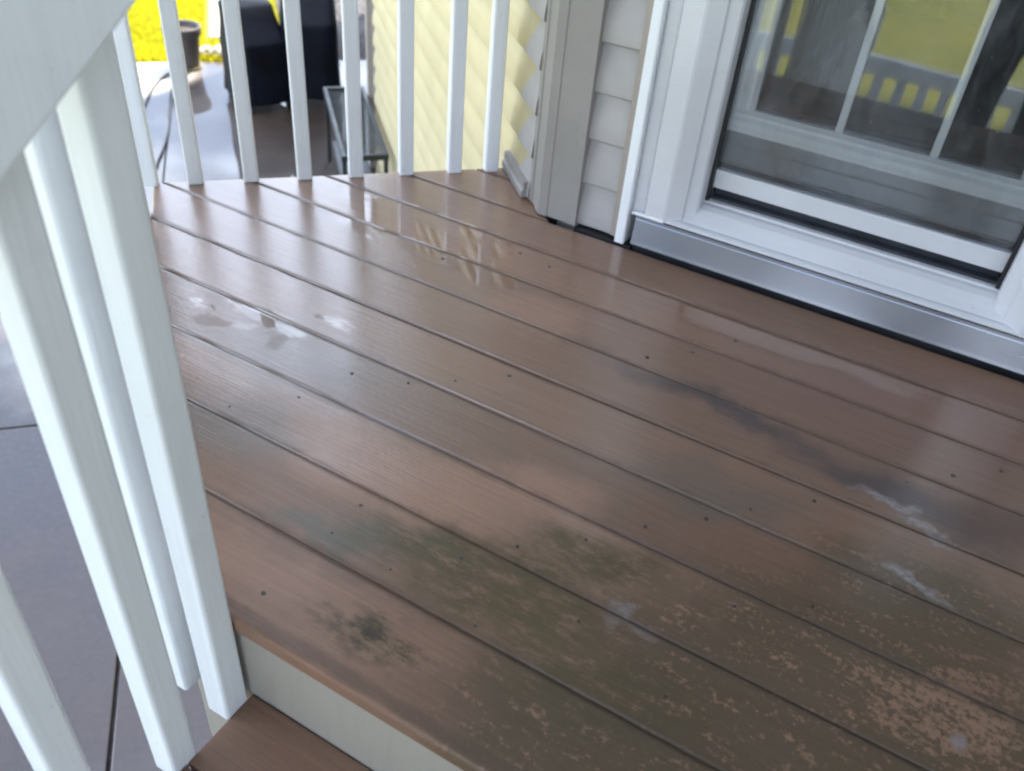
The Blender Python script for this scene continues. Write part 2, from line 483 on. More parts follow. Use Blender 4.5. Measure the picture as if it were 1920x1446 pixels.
def prism_bm(poly, lo, hi, axis='z', bevel=0.0, seg=2):
    """extrude polygon; axis z: poly is (x,y); x: poly is (y,z); y: poly is (x,z)"""
    bm = bmesh.new()
    def pt(p, h):
        if axis == 'z':
            return (p[0], p[1], h)
        if axis == 'x':
            return (h, p[0], p[1])
        return (p[0], h, p[1])
    a = [bm.verts.new(pt(p, lo)) for p in poly]
    b = [bm.verts.new(pt(p, hi)) for p in poly]
    n = len(poly)
    bm.faces.new(a)
    bm.faces.new(list(reversed(b)))
    for i in range(n):
        bm.faces.new((a[i], b[i], b[(i + 1) % n], a[(i + 1) % n]))
    bmesh.ops.recalc_face_normals(bm, faces=bm.faces)
    if bevel > 0:
        bmesh.ops.bevel(bm, geom=list(bm.edges), offset=bevel, segments=seg, affect='EDGES', profile=0.6, clamp_overlap=True)
    return bm

def prism(name, poly, lo, hi, mat, parent=None, axis='z', bevel=0.0, seg=2, smooth=False):
    return link(name, bm_mesh(prism_bm(poly, lo, hi, axis, bevel, seg), name, smooth), mat, parent)

def box(name, x0, x1, y0, y1, z0, z1, mat, parent=None, bevel=0.0, seg=2):
    return prism(name, [(x0, y0), (x1, y0), (x1, y1), (x0, y1)], z0, z1, mat, parent, 'z', bevel, seg)

def tube_bm(pts, r, n=8, bm=None, cap=True):
    bm = bm or bmesh.new()
    pts = [Vector(p) for p in pts]
    rings = []
    for i, p in enumerate(pts):
        d = (pts[min(i + 1, len(pts) - 1)] - pts[max(i - 1, 0)]).normalized()
        u = d.cross(Vector((0, 0, 1)))
        if u.length < 1e-4:
            u = d.cross(Vector((1, 0, 0)))
        u.normalize()
        v = d.cross(u)
        rr = r[i] if isinstance(r, (list, tuple)) else r
        rings.append([bm.verts.new(p + (u * math.cos(2 * math.pi * k / n) + v * math.sin(2 * math.pi * k / n)) * rr) for k in range(n)])
    for a, b in zip(rings, rings[1:]):
        for k in range(n):
            bm.faces.new((a[k], a[(k + 1) % n], b[(k + 1) % n], b[k]))
    if cap:
        bm.faces.new(rings[0])
        bm.faces.new(rings[-1])
    return bm

def spline(pts, n=8):
    pts = [Vector(p) for p in pts]
    out = []
    q = [pts[0]] + pts + [pts[-1]]
    for i in range(1, len(q) - 2):
        for k in range(n):
            s = k / n
            p0, p1, p2, p3 = q[i - 1], q[i], q[i + 1], q[i + 2]
            out.append(0.5 * ((2 * p1) + (p2 - p0) * s + (2 * p0 - 5 * p1 + 4 * p2 - p3) * s * s + (3 * p1 - p0 - 3 * p2 + p3) * s ** 3))
    out.append(pts[-1])
    return out

def clip(poly, a, b, c):
    """keep a*x+b*y<=c"""
    out = []
    for i in range(len(poly)):
        p, q = poly[i], poly[(i + 1) % len(poly)]
        dp, dq = a * p[0] + b * p[1] - c, a * q[0] + b * q[1] - c
        if dp <= 0:
            out.append(p)
        if dp * dq < 0:
            s = dp / (dp - dq)
            out.append((p[0] + (q[0] - p[0]) * s, p[1] + (q[1] - p[1]) * s))
    return out

PZ = -1.31     # patio level, deck boards are at 0
RISE = 0.187

# ================================================================== SETTING
g = bpy.data.meshes.new('lawn')
R = 700
g.from_pydata([(-R, -R, PZ - 0.03), (R, -R, PZ - 0.03), (R, R, PZ - 0.03), (-R, R, PZ - 0.03)], [], [(0, 1, 2, 3)])
struct(link('lawn', g, 'lawn'))

patio = struct(link('patio', bm_mesh(prism_bm(ab_poly(-1.2, 6.99, -3.6, 3.6), PZ - 0.028, PZ - 0.012), 'patio'), 'mulch'))
for a0, a1 in ((-1.2, 0.2), (0.2, 2.87), (2.87, 6.99)):
    for b0, b1 in ((-3.6, -0.57), (-0.57, 1.6), (1.6, 3.6)):
        prism('patio_slab', ab_poly(a0 + 0.005, a1 - 0.005, b0 + 0.005, b1 - 0.005), PZ - 0.024, PZ, 'patio', patio, bevel=0.004)

# ================================================================== HOUSE
house = tag(empty('house'), 'house with angled lap siding, its sun and shade coloured yellow and grey, around a glazed deck door', 'house')
house.location = (0, 0, 0)
WX = 0.93                      # the angled wall lies on x + y = WX
def w1(s, off=0.0, z=0.0):     # point on the angled wall: s metres from the corner, off metres out of it
    p = Vector((-0.87, 1.80, 0)) + EA * s - EB * off
    p.z = z
    return p
W1L = 3.06
# wall cores
def w1_poly(s0, s1, o0, o1):
    return [tuple(w1(s, o)[:2]) for s, o in ((s0, o0), (s1, o0), (s1, o1), (s0, o1))]
prism('wall', w1_poly(0.0, W1L + 0.20, -0.14, -0.016), PZ - 0.02, 2.75, 'dark', house)  # black core stands in for shadow between siding ends and corner trim
box('wall', -0.86, -0.60, 1.835, 1.96, -1.30, 2.75, 'siding', house)
box('wall', 0.335, 2.4, 1.815, 1.96, -1.30, 2.75, 'siding', house)
box('wall', -0.60, 0.335, 1.835, 1.96, 2.12, 2.75, 'siding', house)
box('wall', -0.60, 0.335, 1.835, 1.96, -1.30, -0.03, 'dark', house)  # blackened to match the shaded gap by the door
box('gap_shade_fill', -0.766, -0.6125, 1.786, 1.832, -0.03, 0.002, 'dark', house)  # black filler painting the shade in the gap at the wall foot
fx, fy = w1(W1L + 0.20)[:2]
prism('wall', [(fx, fy), (fx + 2.4, fy + 2.4), (fx + 2.5, fy + 2.3), (fx + 0.1, fy - 0.1)], PZ - 0.02, 2.75, 'siding', house)
box('wall', -4.72, -4.57, 7.5, 12.0, PZ - 0.02, 8.2, 'siding', house)  # unseen rear wing added so its shadow edge falls across the patio
box('wall', -4.57, 2.4, 7.5, 7.62, PZ - 0.02, 8.2, 'siding', house)  # front of the added wing, tall enough to shade the patio
box('wall', 2.4, 2.55, 1.815, 12.0, -1.3, 5.4, 'siding', house)
up = [(-0.87, 1.83), (2.4, 1.83), (2.4, 7.5), (fx + 2.4, fy + 2.4), (fx, fy)]
prism('upper_storey', up, 2.76, 5.4, 'siding', house)
prism('roof', [(-0.95, 1.62), (2.7, 1.62), (2.7, 7.3), (fx + 2.1, fy + 2.35), (fx - 0.75, fy + 0.1), (fx - 0.45, fy - 0.3)], 5.41, 5.60, 'roof', house)
box('roof', -4.75, 2.7, 7.4, 12.2, 8.21, 8.40, 'roof', house)  # roof over the added rear wing
shade_poly = [(-1.15, 1.78), (-2.60, 0.33), (-2.60, -1.60), (2.7, -1.60), (2.7, 1.60), (-0.97, 1.60)]
prism('added_shade_roof', shade_poly, 2.46, 2.64, 'roof', house)  # unseen roof added to cut overhead skylight on deck and rails
box('side_light_blocker', 1.75, 1.90, 0.10, 1.81, -1.30, 2.45, 'siding', house)  # unseen wall added to cut light from the right
box('room_floor', -0.6, 2.3, 1.97, 4.6, -0.05, 0.02, 'room', house)
box('room_wall', -0.75, 2.3, 4.6, 4.7, -0.05, 2.74, 'room', house)
box('room_wall', -0.75, -0.65, 1.97, 4.59, 0.021, 2.74, 'room', house)
box('ceiling', -0.64, 2.3, 1.97, 4.59, 2.60, 2.70, 'room', house)

# lap siding courses: profile is thin at the top, standing proud at the bottom lip
LAP = 0.110
def lap_profile(lip=0.022, thin=0.003):
    return [(0.0, 0.0), (lip * 0.80, 0.0), (lip, 0.004), (lip, 0.012), (lip * 0.93, 0.032), (lip * 0.74, 0.060), (lip * 0.45, 0.086), (thin, LAP + 0.004), (0.0, LAP + 0.006)]
def lap_mesh(name, s0, s1, slant0=0.0, slant1=0.0, lift=0.0):
    """course along +X from s0 to s1, proud towards -Y; slant moves the upper end point"""
    bm = bmesh.new()
    ends = []
    for s, sl in ((s0, slant0), (s1, slant1)):
        ends.append([bm.verts.new((s + sl * (1 - z / LAP), -(o + lift), z)) for o, z in lap_profile()])
    n = len(ends[0])
    bm.faces.new(ends[0])
    bm.faces.new(list(reversed(ends[1])))
    for i in range(n):
        bm.faces.new((ends[0][i], ends[1][i], ends[1][(i + 1) % n], ends[0][(i + 1) % n]))
    return bm_mesh(bm, name)
rot_w1 = Matrix(((EA.x, EB.x, 0, 0), (EA.y, EB.y, 0, 0), (0, 0, 1, 0), (0, 0, 0, 1)))
lit_lap = lap_mesh('sunlit_course', 0.075, W1L)  # yellow courses carry the sunlight as colour
shade_lap = lap_mesh('shade_course', 0.075, 0.125, 0.0, 0.085, 0.0022)  # grey slanted pieces shape the zigzag edge between sun and shade
frt = lap_mesh('front_course', -0.772, -0.672)
for me, mt in ((lit_lap, 'yellow'), (shade_lap, 'siding'), (frt, 'siding')):
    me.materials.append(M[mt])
base = Vector((-0.87, 1.80, 0))
for k in range(-12, 25):
    z = 0.005 + LAP * k
    o = link('siding_course', lit_lap, None, house)
    o.matrix_world = Matrix.Translation(base + Vector((0, 0, z)) + EB * 0.012) @ rot_w1
    o = link('siding_course', shade_lap, None, house)
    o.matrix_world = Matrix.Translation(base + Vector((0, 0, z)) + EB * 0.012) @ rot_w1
    if -1 < k:
        o = link('siding_course', frt, None, house)
        o.location = (0, 1.828, z)
# right of the door
rgt = lap_mesh('right_course', 0.36, 2.4)
rgt.materials.append(M['siding'])
for k in range(0, 25):
    link('siding_course', rgt, None, house).location = (0, 1.818, 0.005 + LAP * k)
# near corner post (two flanges meeting at 135 degrees, with shallow ribs)
f0 = Vector((-0.871, 1.791, 0))
t2 = 0.024
def wp2(s, o):
    p = f0 + EA * s - EB * o
    return (p.x, p.y)
post = [(-0.767, 1.792 + t2), (-0.767, 1.791), (-0.787, 1.791), (-0.789, 1.7935), (-0.846, 1.7935), (-0.848, 1.791),
        (f0.x, f0.y), wp2(0.030, 0), wp2(0.032, -0.003), wp2(0.060, -0.003), wp2(0.062, 0), wp2(0.084, 0), wp2(0.084, -t2), (f0.x + 0.014, f0.y + t2)]
prism('corner_post', post, 0.006, 2.74, 'trim', house)
# strip at the foot of the angled wall, along the deck
bp = [(0.0, 0.004), (0.026, 0.004), (0.026, 0.020), (0.021, 0.026), (0.021, 0.046), (0.0, 0.050)]
bm = bmesh.new()
e0 = [bm.verts.new(w1(0.088, o, z)) for o, z in bp]
e1 = [bm.verts.new(w1(0.285, o, z)) for o, z in bp]
bm.faces.new(e0)
bm.faces.new(list(reversed(e1)))
for i in range(len(bp)):
    bm.faces.new((e0[i], e1[i], e1[(i + 1) % len(bp)], e0[(i + 1) % len(bp)]))
link('base_trim', bm_mesh(bm, 'base_trim'), 'trim', house)
# far corner trim
prism('corner_trim', w1_poly(W1L + 0.075, W1L + 0.125, -0.014, 0.034), PZ, 2.74, 'jchan', house, bevel=0.004)
# tan channel and white board beside the door
box('j_channel', -0.676, -0.656, 1.803, 1.834, 0.006, 2.74, 'jchan', house, 0.002)
wb = prism('trim_board', [(-0.655, 1.783), (-0.634, 1.783), (-0.631, 1.786), (-0.631, 1.834), (-0.655, 1.834)], 0.004, 2.3, 'bare_white', house, bevel=0.0015)

# door: mesh of the outer frame with its own pieces
def casing(mirror):
    pr = [(-0.630, 1.804), (-0.624, 1.801), (-0.600, 1.806), (-0.597, 1.809), (-0.595, 1.795), (-0.591, 1.792), (-0.549, 1.792), (-0.543, 1.794),
          (-0.511, 1.814), (-0.508, 1.822), (-0.504, 1.824), (-0.487, 1.832), (-0.483, 1.838), (-0.482, 1.93), (-0.630, 1.93)]
    return [(-0.316 - x, y) for x, y in reversed(pr)] if mirror else pr
door = prism('patio_door', casing(False), 0.0865, 2.10, 'vinyl', house)
prism('jamb', casing(True), 0.0865, 2.10, 'vinyl', door)
# lower frame member
lf = [(1.793, 0.0868), (1.793, 0.091), (1.799, 0.094), (1.806, 0.0955), (1.812, 0.0945), (1.826, 0.1045), (1.846, 0.1215), (1.860, 0.1275), (1.872, 0.1290), (1.875, 0.1330), (1.880, 0.1335), (1.930, 0.1335), (1.930, 0.0868)]
bm = prism_bm(lf, -0.5475, 0.2315, 'x')
for v in bm.verts:            # mitre into the jambs
    s = (v.co.y - 1.793) / 0.09
    lim0 = -0.5475 + min(1, max(0, s)) * 0.064
    lim1 = 0.2315 - min(1, max(0, s)) * 0.064
    v.co.x = lim0 if v.co.x < -0.1 else lim1
link('lower_frame', bm_mesh(bm, 'lower_frame'), 'vinyl', door)
box('head_frame', -0.63, 0.314, 1.80, 1.93, 2.101, 2.118, 'vinyl', door)
th = [(1.782, 0.014), (1.784, 0.011), (1.82, 0.011), (1.83, 0.0855), (1.797, 0.0855), (1.793, 0.083), (1.7925, 0.077), (1.791, 0.074), (1.7835, 0.022)]
prism('threshold', th, -0.613, 0.42, 'alu', door, 'x')
box('threshold_lip', -0.625, -0.545, 1.7885, 1.80, 0.086, 0.0925, 'bare_white', door, 0.0015)
box('gasket', -0.61, 0.42, 1.796, 1.83, -0.02, 0.0105, 'dark', door)  # black strip painting the shade in the gap under the threshold
box('gasket', -0.4815, -0.474, 1.872, 1.886, 0.1337, 2.09, 'dark', door)
box('gasket', 0.158, 0.1655, 1.872, 1.886, 0.1337, 2.09, 'dark', door)
box('track', -0.4735, 0.1575, 1.912, 1.925, 0.1337, 0.205, 'track', door)
for y in (1.888, 1.900):
    box('track_rib', -0.4735, 0.1575, y, y + 0.003, 0.1337, 0.141, 'track', door)
box('outer_rail', -0.478, 0.162, 1.887, 1.908, 0.163, 0.207, 'vinyl', door, 0.003)
box('pane', -0.4735, 0.1575, 1.895, 1.899, 0.2072, 2.09, 'glass', door)
# inner leaf with its white sash and grille bars
box('kick_panel', -0.500, 0.185, 1.927, 1.947, 0.21, 0.2895, 'kick', door)
rl = prism('sash_rail', [(1.915, 0.292), (1.913, 0.296), (1.913, 0.318), (1.921, 0.326), (1.921, 0.333), (1.930, 0.342), (1.960, 0.342), (1.960, 0.292)], -0.495, 0.185, 'sash', door, 'x')
st = [(-0.489, 1.915), (-0.463, 1.913), (-0.451, 1.921), (-0.443, 1.921), (-0.433, 1.931), (-0.433, 1.960), (-0.489, 1.960)]
prism('sash_stile', st, 0.3425, 2.09, 'sash', door)
prism('sash_stile', [(-0.316 - x, y) for x, y in reversed(st)], 0.3425, 2.09, 'sash', door)
for x in (-0.2463, -0.0503):
    box('grille_bar', x - 0.0085, x + 0.0085, 1.928, 1.941, 0.3425, 2.09, 'sash', door, 0.003)
for z in (0.80, 1.22, 1.64):
    for x0, x1 in ((-0.4325, -0.2552), (-0.2374, -0.0592), (-0.0414, 0.1165)):
        box('grille_bar', x0, x1, 1.929, 1.940, z - 0.0085, z + 0.0085, 'sash', door, 0.003)
box('pane', -0.432, 0.116, 1.945, 1.949, 0.3425, 2.09, 'glass2', door)
# rain drops on the outer pane
bm = bmesh.new()
for i in range(260):
    x, z = random.uniform(-0.47, 0.155), random.uniform(0.215, 0.75)
    r = random.uniform(0.0003, 0.0007)
    L = r * random.choice((1, 1, 1.5, 3))
    sl = random.uniform(0.2, 0.5)
    top = bm.verts.new((x, 1.8945 - r * 0.6, z))
    ring = [bm.verts.new((x + r * math.cos(k * 1.0472) + L * sl * math.sin(k * 1.0472), 1.8948, z + L * math.sin(k * 1.0472))) for k in range(6)]
    for k in range(6):
        bm.faces.new((top, ring[k], ring[(k + 1) % 6]))
d = link('rain_drops', bm_mesh(bm, 'rain_drops'), 'drop', door)
d['kind'] = 'stuff'

# ================================================================== DECK
deck = tag(empty('deck'), 'wet brown plank deck stained with olive algae in front of the glazed door', 'deck')
FRONT = 0.484
cuts = [FRONT, 0.642, 0.786, 0.930, 1.070, 1.212, 1.355, 1.497, 1.639, 1.782]
GAP = 0.0026
def deck_board(y0, y1, extra=()):
    poly = [(-3, y0), (1.6, y0), (1.6, y1), (-3, y1)]
    poly = clip(poly, -1, -1, 0.384)
    poly = clip(poly, -1, 1, 3.068)
    for e in extra:
        poly = clip(poly, *e)
    if len(poly) < 3:
        return
    # the mesh is subdivided a little along the board so it is not perfectly straight
    bm = prism_bm(poly, -0.025, 0.0)
    es = [e for e in bm.edges if all(abs(v.co.z) < 1e-6 for v in e.verts)]
    bmesh.ops.bevel(bm, geom=es, offset=0.0062, segments=3, affect='EDGES', profile=0.5)
    dz = random.uniform(-0.0008, 0.0008)
    for v in bm.verts:
        v.co.z += dz
    link('deck_board', bm_mesh(bm, 'deck_board'), 'deck', deck)
for i in range(len(cuts) - 1):
    a = cuts[i] if i == 0 else cuts[i] + GAP / 2
    deck_board(a, cuts[i + 1] - GAP / 2)
for y0, y1 in ((1.7845, 1.924), (1.9285, 2.02)):
    deck_board(y0, y1, ((1, 1, 0.950),))
# tongues closing the grooves between the boards
for y in cuts[1:-1]:
    poly = clip(clip([(-3, y - 0.004), (1.6, y - 0.004), (1.6, y + 0.004), (-3, y + 0.004)], -1, -1, 0.383), -1, 1, 3.067)
    prism('board_tongue', poly, -0.012, -0.0046, 'deck', deck)
# framing below
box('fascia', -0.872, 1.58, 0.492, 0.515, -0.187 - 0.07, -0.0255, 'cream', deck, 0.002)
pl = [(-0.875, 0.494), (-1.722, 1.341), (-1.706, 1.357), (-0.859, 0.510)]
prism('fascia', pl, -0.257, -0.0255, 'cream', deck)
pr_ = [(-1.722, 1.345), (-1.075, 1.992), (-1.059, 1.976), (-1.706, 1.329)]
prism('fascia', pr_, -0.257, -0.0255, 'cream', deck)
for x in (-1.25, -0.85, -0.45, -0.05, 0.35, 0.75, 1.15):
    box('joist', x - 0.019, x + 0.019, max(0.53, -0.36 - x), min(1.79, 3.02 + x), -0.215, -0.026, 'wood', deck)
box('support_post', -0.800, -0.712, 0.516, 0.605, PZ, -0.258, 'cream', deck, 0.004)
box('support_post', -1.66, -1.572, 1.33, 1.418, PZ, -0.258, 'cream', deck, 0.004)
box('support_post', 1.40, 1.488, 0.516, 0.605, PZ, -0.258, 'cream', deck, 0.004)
# dark void under the boards is real: a ledger closes it on the house side
box('ledger', -0.84, 1.58, 1.79, 1.812, -0.26, -0.026, 'wood', deck)
# screws
sc = bmesh.new()
bmesh.ops.create_cone(sc, cap_ends=True, segments=10, radius1=0.0040, radius2=0.0034, depth=0.0016)
screw_me = bm_mesh(sc, 'screw')
screw_me.materials.append(M['screw'])
for x, y in [(-0.959, 0.812), (-0.878, 0.901), (-0.742, 1.049), (-0.674, 1.106), (-0.598, 1.179), (-0.535, 1.251), (-0.458, 1.325), (-0.401, 1.394),
             (-0.331, 1.467), (-0.622, 0.751), (-0.623, 0.681), (-0.507, 0.673), (-0.431, 0.748), (-0.373, 0.816), (-0.29, 0.888), (-0.223, 0.967),
             (-0.146, 1.039), (-0.091, 1.101), (-0.005, 1.182), (0.122, 1.322), (0.191, 1.39), (0.265, 1.455), (-0.631, 0.54), (-0.35, 0.657),
             (-0.231, 0.744), (-0.049, 0.895), (-0.943, 1.469), (-0.813, 1.599), (-0.728, 1.588), (-0.845, 1.012), (-0.27, 1.56), (0.05, 0.96), (-0.08, 0.70)]:
    so = link('screw', screw_me, None, deck)
    so.location = (x, y, 0.0003 + random.uniform(-0.0006, 0.0001))
    k_ = random.uniform(0.65, 1.1)
    so.scale = (k_, k_, 1)

# ================================================================== STAIRS
stairs = tag(empty('stairs'), 'brown plank stairs with cream risers leading up to the deck', 'stairs')
SX0, SX1 = -0.632, 0.62
GO = 0.262
for i in range(1, 7):
    z = -RISE * i
    yb = 0.4905 - GO * (i - 1)
    for a, b in ((yb - 0.128, yb), (yb - 0.2585, yb - 0.1325)):
        bm = prism_bm([(SX0, a), (SX1, a), (SX1, b), (SX0, b)], z - 0.025, z, 'z', 0.003, 2)
        link('tread', bm_mesh(bm, 'tread'), 'deck', stairs)
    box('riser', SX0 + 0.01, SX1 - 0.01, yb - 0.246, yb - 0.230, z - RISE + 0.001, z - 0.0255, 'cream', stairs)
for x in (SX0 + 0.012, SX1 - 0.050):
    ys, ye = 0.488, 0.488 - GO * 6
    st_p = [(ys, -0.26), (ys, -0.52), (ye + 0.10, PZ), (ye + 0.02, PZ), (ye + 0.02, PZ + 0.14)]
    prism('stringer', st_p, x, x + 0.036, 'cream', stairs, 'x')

# ================================================================== RAILINGS
def bal_mesh(name, w, h, bev=0.005):
    bm = prism_bm([(-w / 2, -w / 2), (w / 2, -w / 2), (w / 2, w / 2), (-w / 2, w / 2)], 0.0, h)
    es = [e for e in bm.edges if abs(e.verts[0].co.z - e.verts[1].co.z) > 0.01]
    bmesh.ops.bevel(bm, geom=es, offset=bev, segments=3, affect='EDGES', profile=0.5)
    me = bm_mesh(bm, name)
    me.materials.append(M['white'])
    return me
RAILZ = 0.93
# rear railing on the 45 degree edge
rear = tag(empty('railing'), 'white railing of square balusters across the rear corner of the deck', 'railing')
bme = bal_mesh('rear_baluster', 0.037, RAILZ)
for b in (-0.278, -0.171, -0.036, 0.098, 0.2305, 0.363, 0.494, 0.597):
    p = Vector((0, 0, 0)) + EB * b + EA * (3.060 / math.sqrt(2) - 0.002)
    o = link('baluster', bme, None, rear)
    o.location = (p.x, p.y, 0.001)
    o.rotation_euler.z = RAD(45 + random.uniform(-0.8, 0.8))
def rail_ab(name, b0, b1, a0, a1, z0, z1, parent):
    prism(name, ab_poly(a0, a1, b0, b1), z0, z1, 'white', parent, 'z', 0.006, 3)
ac = 3.060 / math.sqrt(2) - 0.002
rail_ab('top_rail', -0.36, 0.64, ac - 0.07, ac + 0.07, RAILZ + 0.002, RAILZ + 0.04, rear)
# left edge railing and the short return at the top of the stairs
side = tag(empty('railing'), 'white railing along the left edge of the deck, partly hidden behind the stair rail', 'railing')
sme = bal_mesh('side_baluster', 0.040, RAILZ + RISE + 0.003)
for x in (-0.738, -0.829):
    o = link('baluster', sme, None, side)
    o.location = (x, 0.4615, -RISE - 0.003)
for i in range(1, 8):
    s = 0.115 + i * 0.132
    p = Vector((-0.872, 0.488, 0)) + EA * s - EB * 0.024
    o = link('baluster', sme, None, side)
    o.location = (p.x, p.y, -RISE - 0.003)
    o.rotation_euler.z = RAD(45)
prism('top_rail', [(-0.72, 0.40), (-0.72, 0.54), (-0.85, 0.54), (-1.66, 1.35), (-1.76, 1.25), (-0.91, 0.40)], RAILZ + 0.002, RAILZ + 0.04, 'white', side, 'z', 0.006, 3)
# stair railing
def hand_z(y):
    return 0.814 + 0.667 * (y - 0.481)      # lower edge of the rail on its inner face
def stair_rail(xc, side_, label, ys):
    r = tag(empty('stair_railing'), label, 'railing')
    for y in ys:
        i = max(1, min(6, 1 + int((0.492 - y) / GO)))
        zb = -RISE * i - (0.004 if y > 0.42 else 0.012)
        zt = hand_z(y) + 0.125
        w = 0.042
        h = zt - zb
        bm = prism_bm([(-w / 2, -w / 2), (w / 2, -w / 2), (w / 2, w / 2), (-w / 2, w / 2)], 0.0, h)
        for v in bm.verts:
            if v.co.z > h / 2:
                v.co.z += 0.667 * v.co.y
        es = [e for e in bm.edges if abs(e.verts[0].co.z - e.verts[1].co.z) > 0.1]
        bmesh.ops.bevel(bm, geom=es, offset=0.005, segments=3, affect='EDGES', profile=0.5)
        me = bm_mesh(bm, 'stair_baluster')
        o = link('baluster', me, 'white', r)
        o.location = (xc, y, zb)
    y0, y1 = 0.640, -1.15
    t = 0.165
    poly = [(y0, hand_z(y0)), (y0, hand_z(y0) + t), (y1, hand_z(y1) + t), (y1, hand_z(y1))]
    xa, xb = sorted((xc + side_ * 0.0215, xc + side_ * 0.0590))
    link('handrail', bm_mesh(prism_bm(poly, xa, xb, 'x', 0.005, 3), 'handrail'), 'white', r)
    cap = [(y0, hand_z(y0) + t + 0.001), (y0, hand_z(y0) + t + 0.037), (y1, hand_z(y1) + t + 0.037), (y1, hand_z(y1) + t + 0.001)]
    link('rail_cap', bm_mesh(prism_bm(cap, xc - 0.062, xc + 0.062, 'x', 0.005, 3), 'rail_cap'), 'white', r)
    box('newel_post', xc - 0.045, xc + 0.045, -1.20, -1.111, PZ, hand_z(-1.20) + 0.12, 'white', r, 0.006)
    return r
stair_rail(-0.653, 1, 'white stair railing with sloping handrail nearest the camera', [0.461, 0.360, 0.225, 0.090, -0.045, -0.18, -0.315, -0.45, -0.585, -0.72, -0.855, -0.99])
stair_rail(0.642, -1, 'white stair railing on the door side of the steps, seen only mirrored in the glass', [0.461, 0.326, 0.191, 0.056, -0.08, -0.215, -0.35, -0.485, -0.62, -0.755, -0.89, -1.02])

# low picket fence in front of the lawn, only seen mirrored in the door
fence = tag(empty('picket_fence'), 'low white picket fence before the lawn, mirrored in the door glass', 'fence')
FY, FTOP = -2.30, -0.60
box('fence_rail', -3.2, 2.6, FY - 0.02, FY + 0.02, FTOP - 0.11, FTOP, 'white', fence, 0.004)
box('fence_rail', -3.2, 2.6, FY - 0.018, FY + 0.018, PZ + 0.10, PZ + 0.16, 'white', fence, 0.004)
pk = bal_mesh('picket', 0.060, FTOP - PZ - 0.02)
for i in range(42):
    o = link('picket', pk, None, fence)
    o.location = (-3.15 + i * 0.139, FY - 0.052, PZ - 0.02)
# ================================================================== THINGS ON THE PATIO
def cover_mesh(name, w, d, h, slope_w, slope_h, seed, flare=0.05):
    """draped grill cover: rounded box rings, slanted front panel, hanging folds"""
    rnd = random.Random(seed)
    N = 56
    bm = bmesh.new()
    def ring(z, sx, sy, oy, fold, rc):
        vs = []
        for k in range(N):
            an = 2 * math.pi * k / N
            c, s = math.cos(an), math.sin(an)
            e = 2.0 / rc
            x = math.copysign(abs(c) ** e, c) * sx
            y = math.copysign(abs(s) ** e, s) * sy + oy
            f = 1 + fold * (0.6 * math.sin(an * 9 + seed) + 0.4 * math.sin(an * 15 + seed * 2.1))
            vs.append(bm.verts.new((x * f, y * f, z)))
        return vs
    rings = []
    hz = h - slope_h
    zs = [0.0, 0.02] + [hz * t for t in (0.12, 0.25, 0.4, 0.55, 0.7, 0.85, 0.96)]
    for z in zs:
        t = z / hz
        rings.append(ring(z, w / 2 * (1 + flare * (1 - t)), d / 2 * (1 + flare * (1 - t)), 0, 0.030 * (1 - t) ** 0.7, 5.5))
    rings.append(ring(hz, w / 2 * 1.0, d / 2 * 1.0, 0, 0.0, 6))
    rings.append(ring(hz + 0.012, w / 2 * 0.985, d / 2 * 0.97, 0.004, 0.0, 6))
    for t in (0.33, 0.66, 0.93):
        rings.append(ring(hz + slope_h * t, w / 2 * (0.98 - 0.05 * t), d / 2 * (0.97 - slope_w * t), d / 2 * slope_w * t * 0.9, 0.004, 6))
    rings.append(ring(h, w / 2 * 0.88, d / 2 * (0.90 - slope_w), d / 2 * slope_w * 0.92, 0.0, 5))
    for a, b in zip(rings, rings[1:]):
        for k in range(N):
            bm.faces.new((a[k], a[(k + 1) % N], b[(k + 1) % N], b[k]))
    bm.faces.new(rings[-1])
    for v in bm.verts:
        q = mnoise.noise(Vector((v.co.x * 7 + seed, v.co.y * 7, v.co.z * 5))) * 0.012
        v.co.x += q
        v.co.y += q * 0.6
        if v.co.z < 0.01:
            v.co.z += abs(q) * 1.5
    return bm_mesh(bm, name, True)
def grill(label, a, b, rot, w, d, h, sw, sh, seed):
    e = tag(empty('covered_grill'), label, 'grill', 'covered grills on the patio')
    e.location = AB(a, b, PZ)
    e.rotation_euler.z = rot
    c = link('cover', cover_mesh('cover', w, d, h - 0.07, sw, sh, seed), 'cover', e)
    c.location.z = 0.055
    # seam along the lid edge and the cart that shows below the hem
    s = box('cart', -w * 0.42, w * 0.42, -d * 0.42, d * 0.42, 0.07, h - sh - 0.10, 'track', e)
    for sx in (-1, 1):
        for sy in (-1, 1):
            bm = bmesh.new()
            bmesh.ops.create_cone(bm, cap_ends=True, segments=14, radius1=0.030, radius2=0.030, depth=0.022, matrix=Matrix.Rotation(RAD(90), 4, 'Y'))
            wh = link('wheel', bm_mesh(bm, 'wheel', False), 'dark', e)
            wh.location = (sx * w * 0.40, sy * d * 0.40, 0.030)
            bk = box('bracket', sx * w * 0.40 - 0.008, sx * w * 0.40 + 0.008, sy * d * 0.40 - 0.010, sy * d * 0.40 + 0.010, 0.061, 0.0695, 'steel', e)
    return e
grill('dark navy covered grill with its pale left side nearest the grey pot', 6.165, 0.015, RAD(45 + 22), 0.33, 0.44, 0.655, 0.42, 0.20, 3)
grill('taller dark covered grill standing nearest the yellow wall', 6.22, 0.385, RAD(45 - 6), 0.37, 0.42, 0.73, 0.40, 0.17, 8)

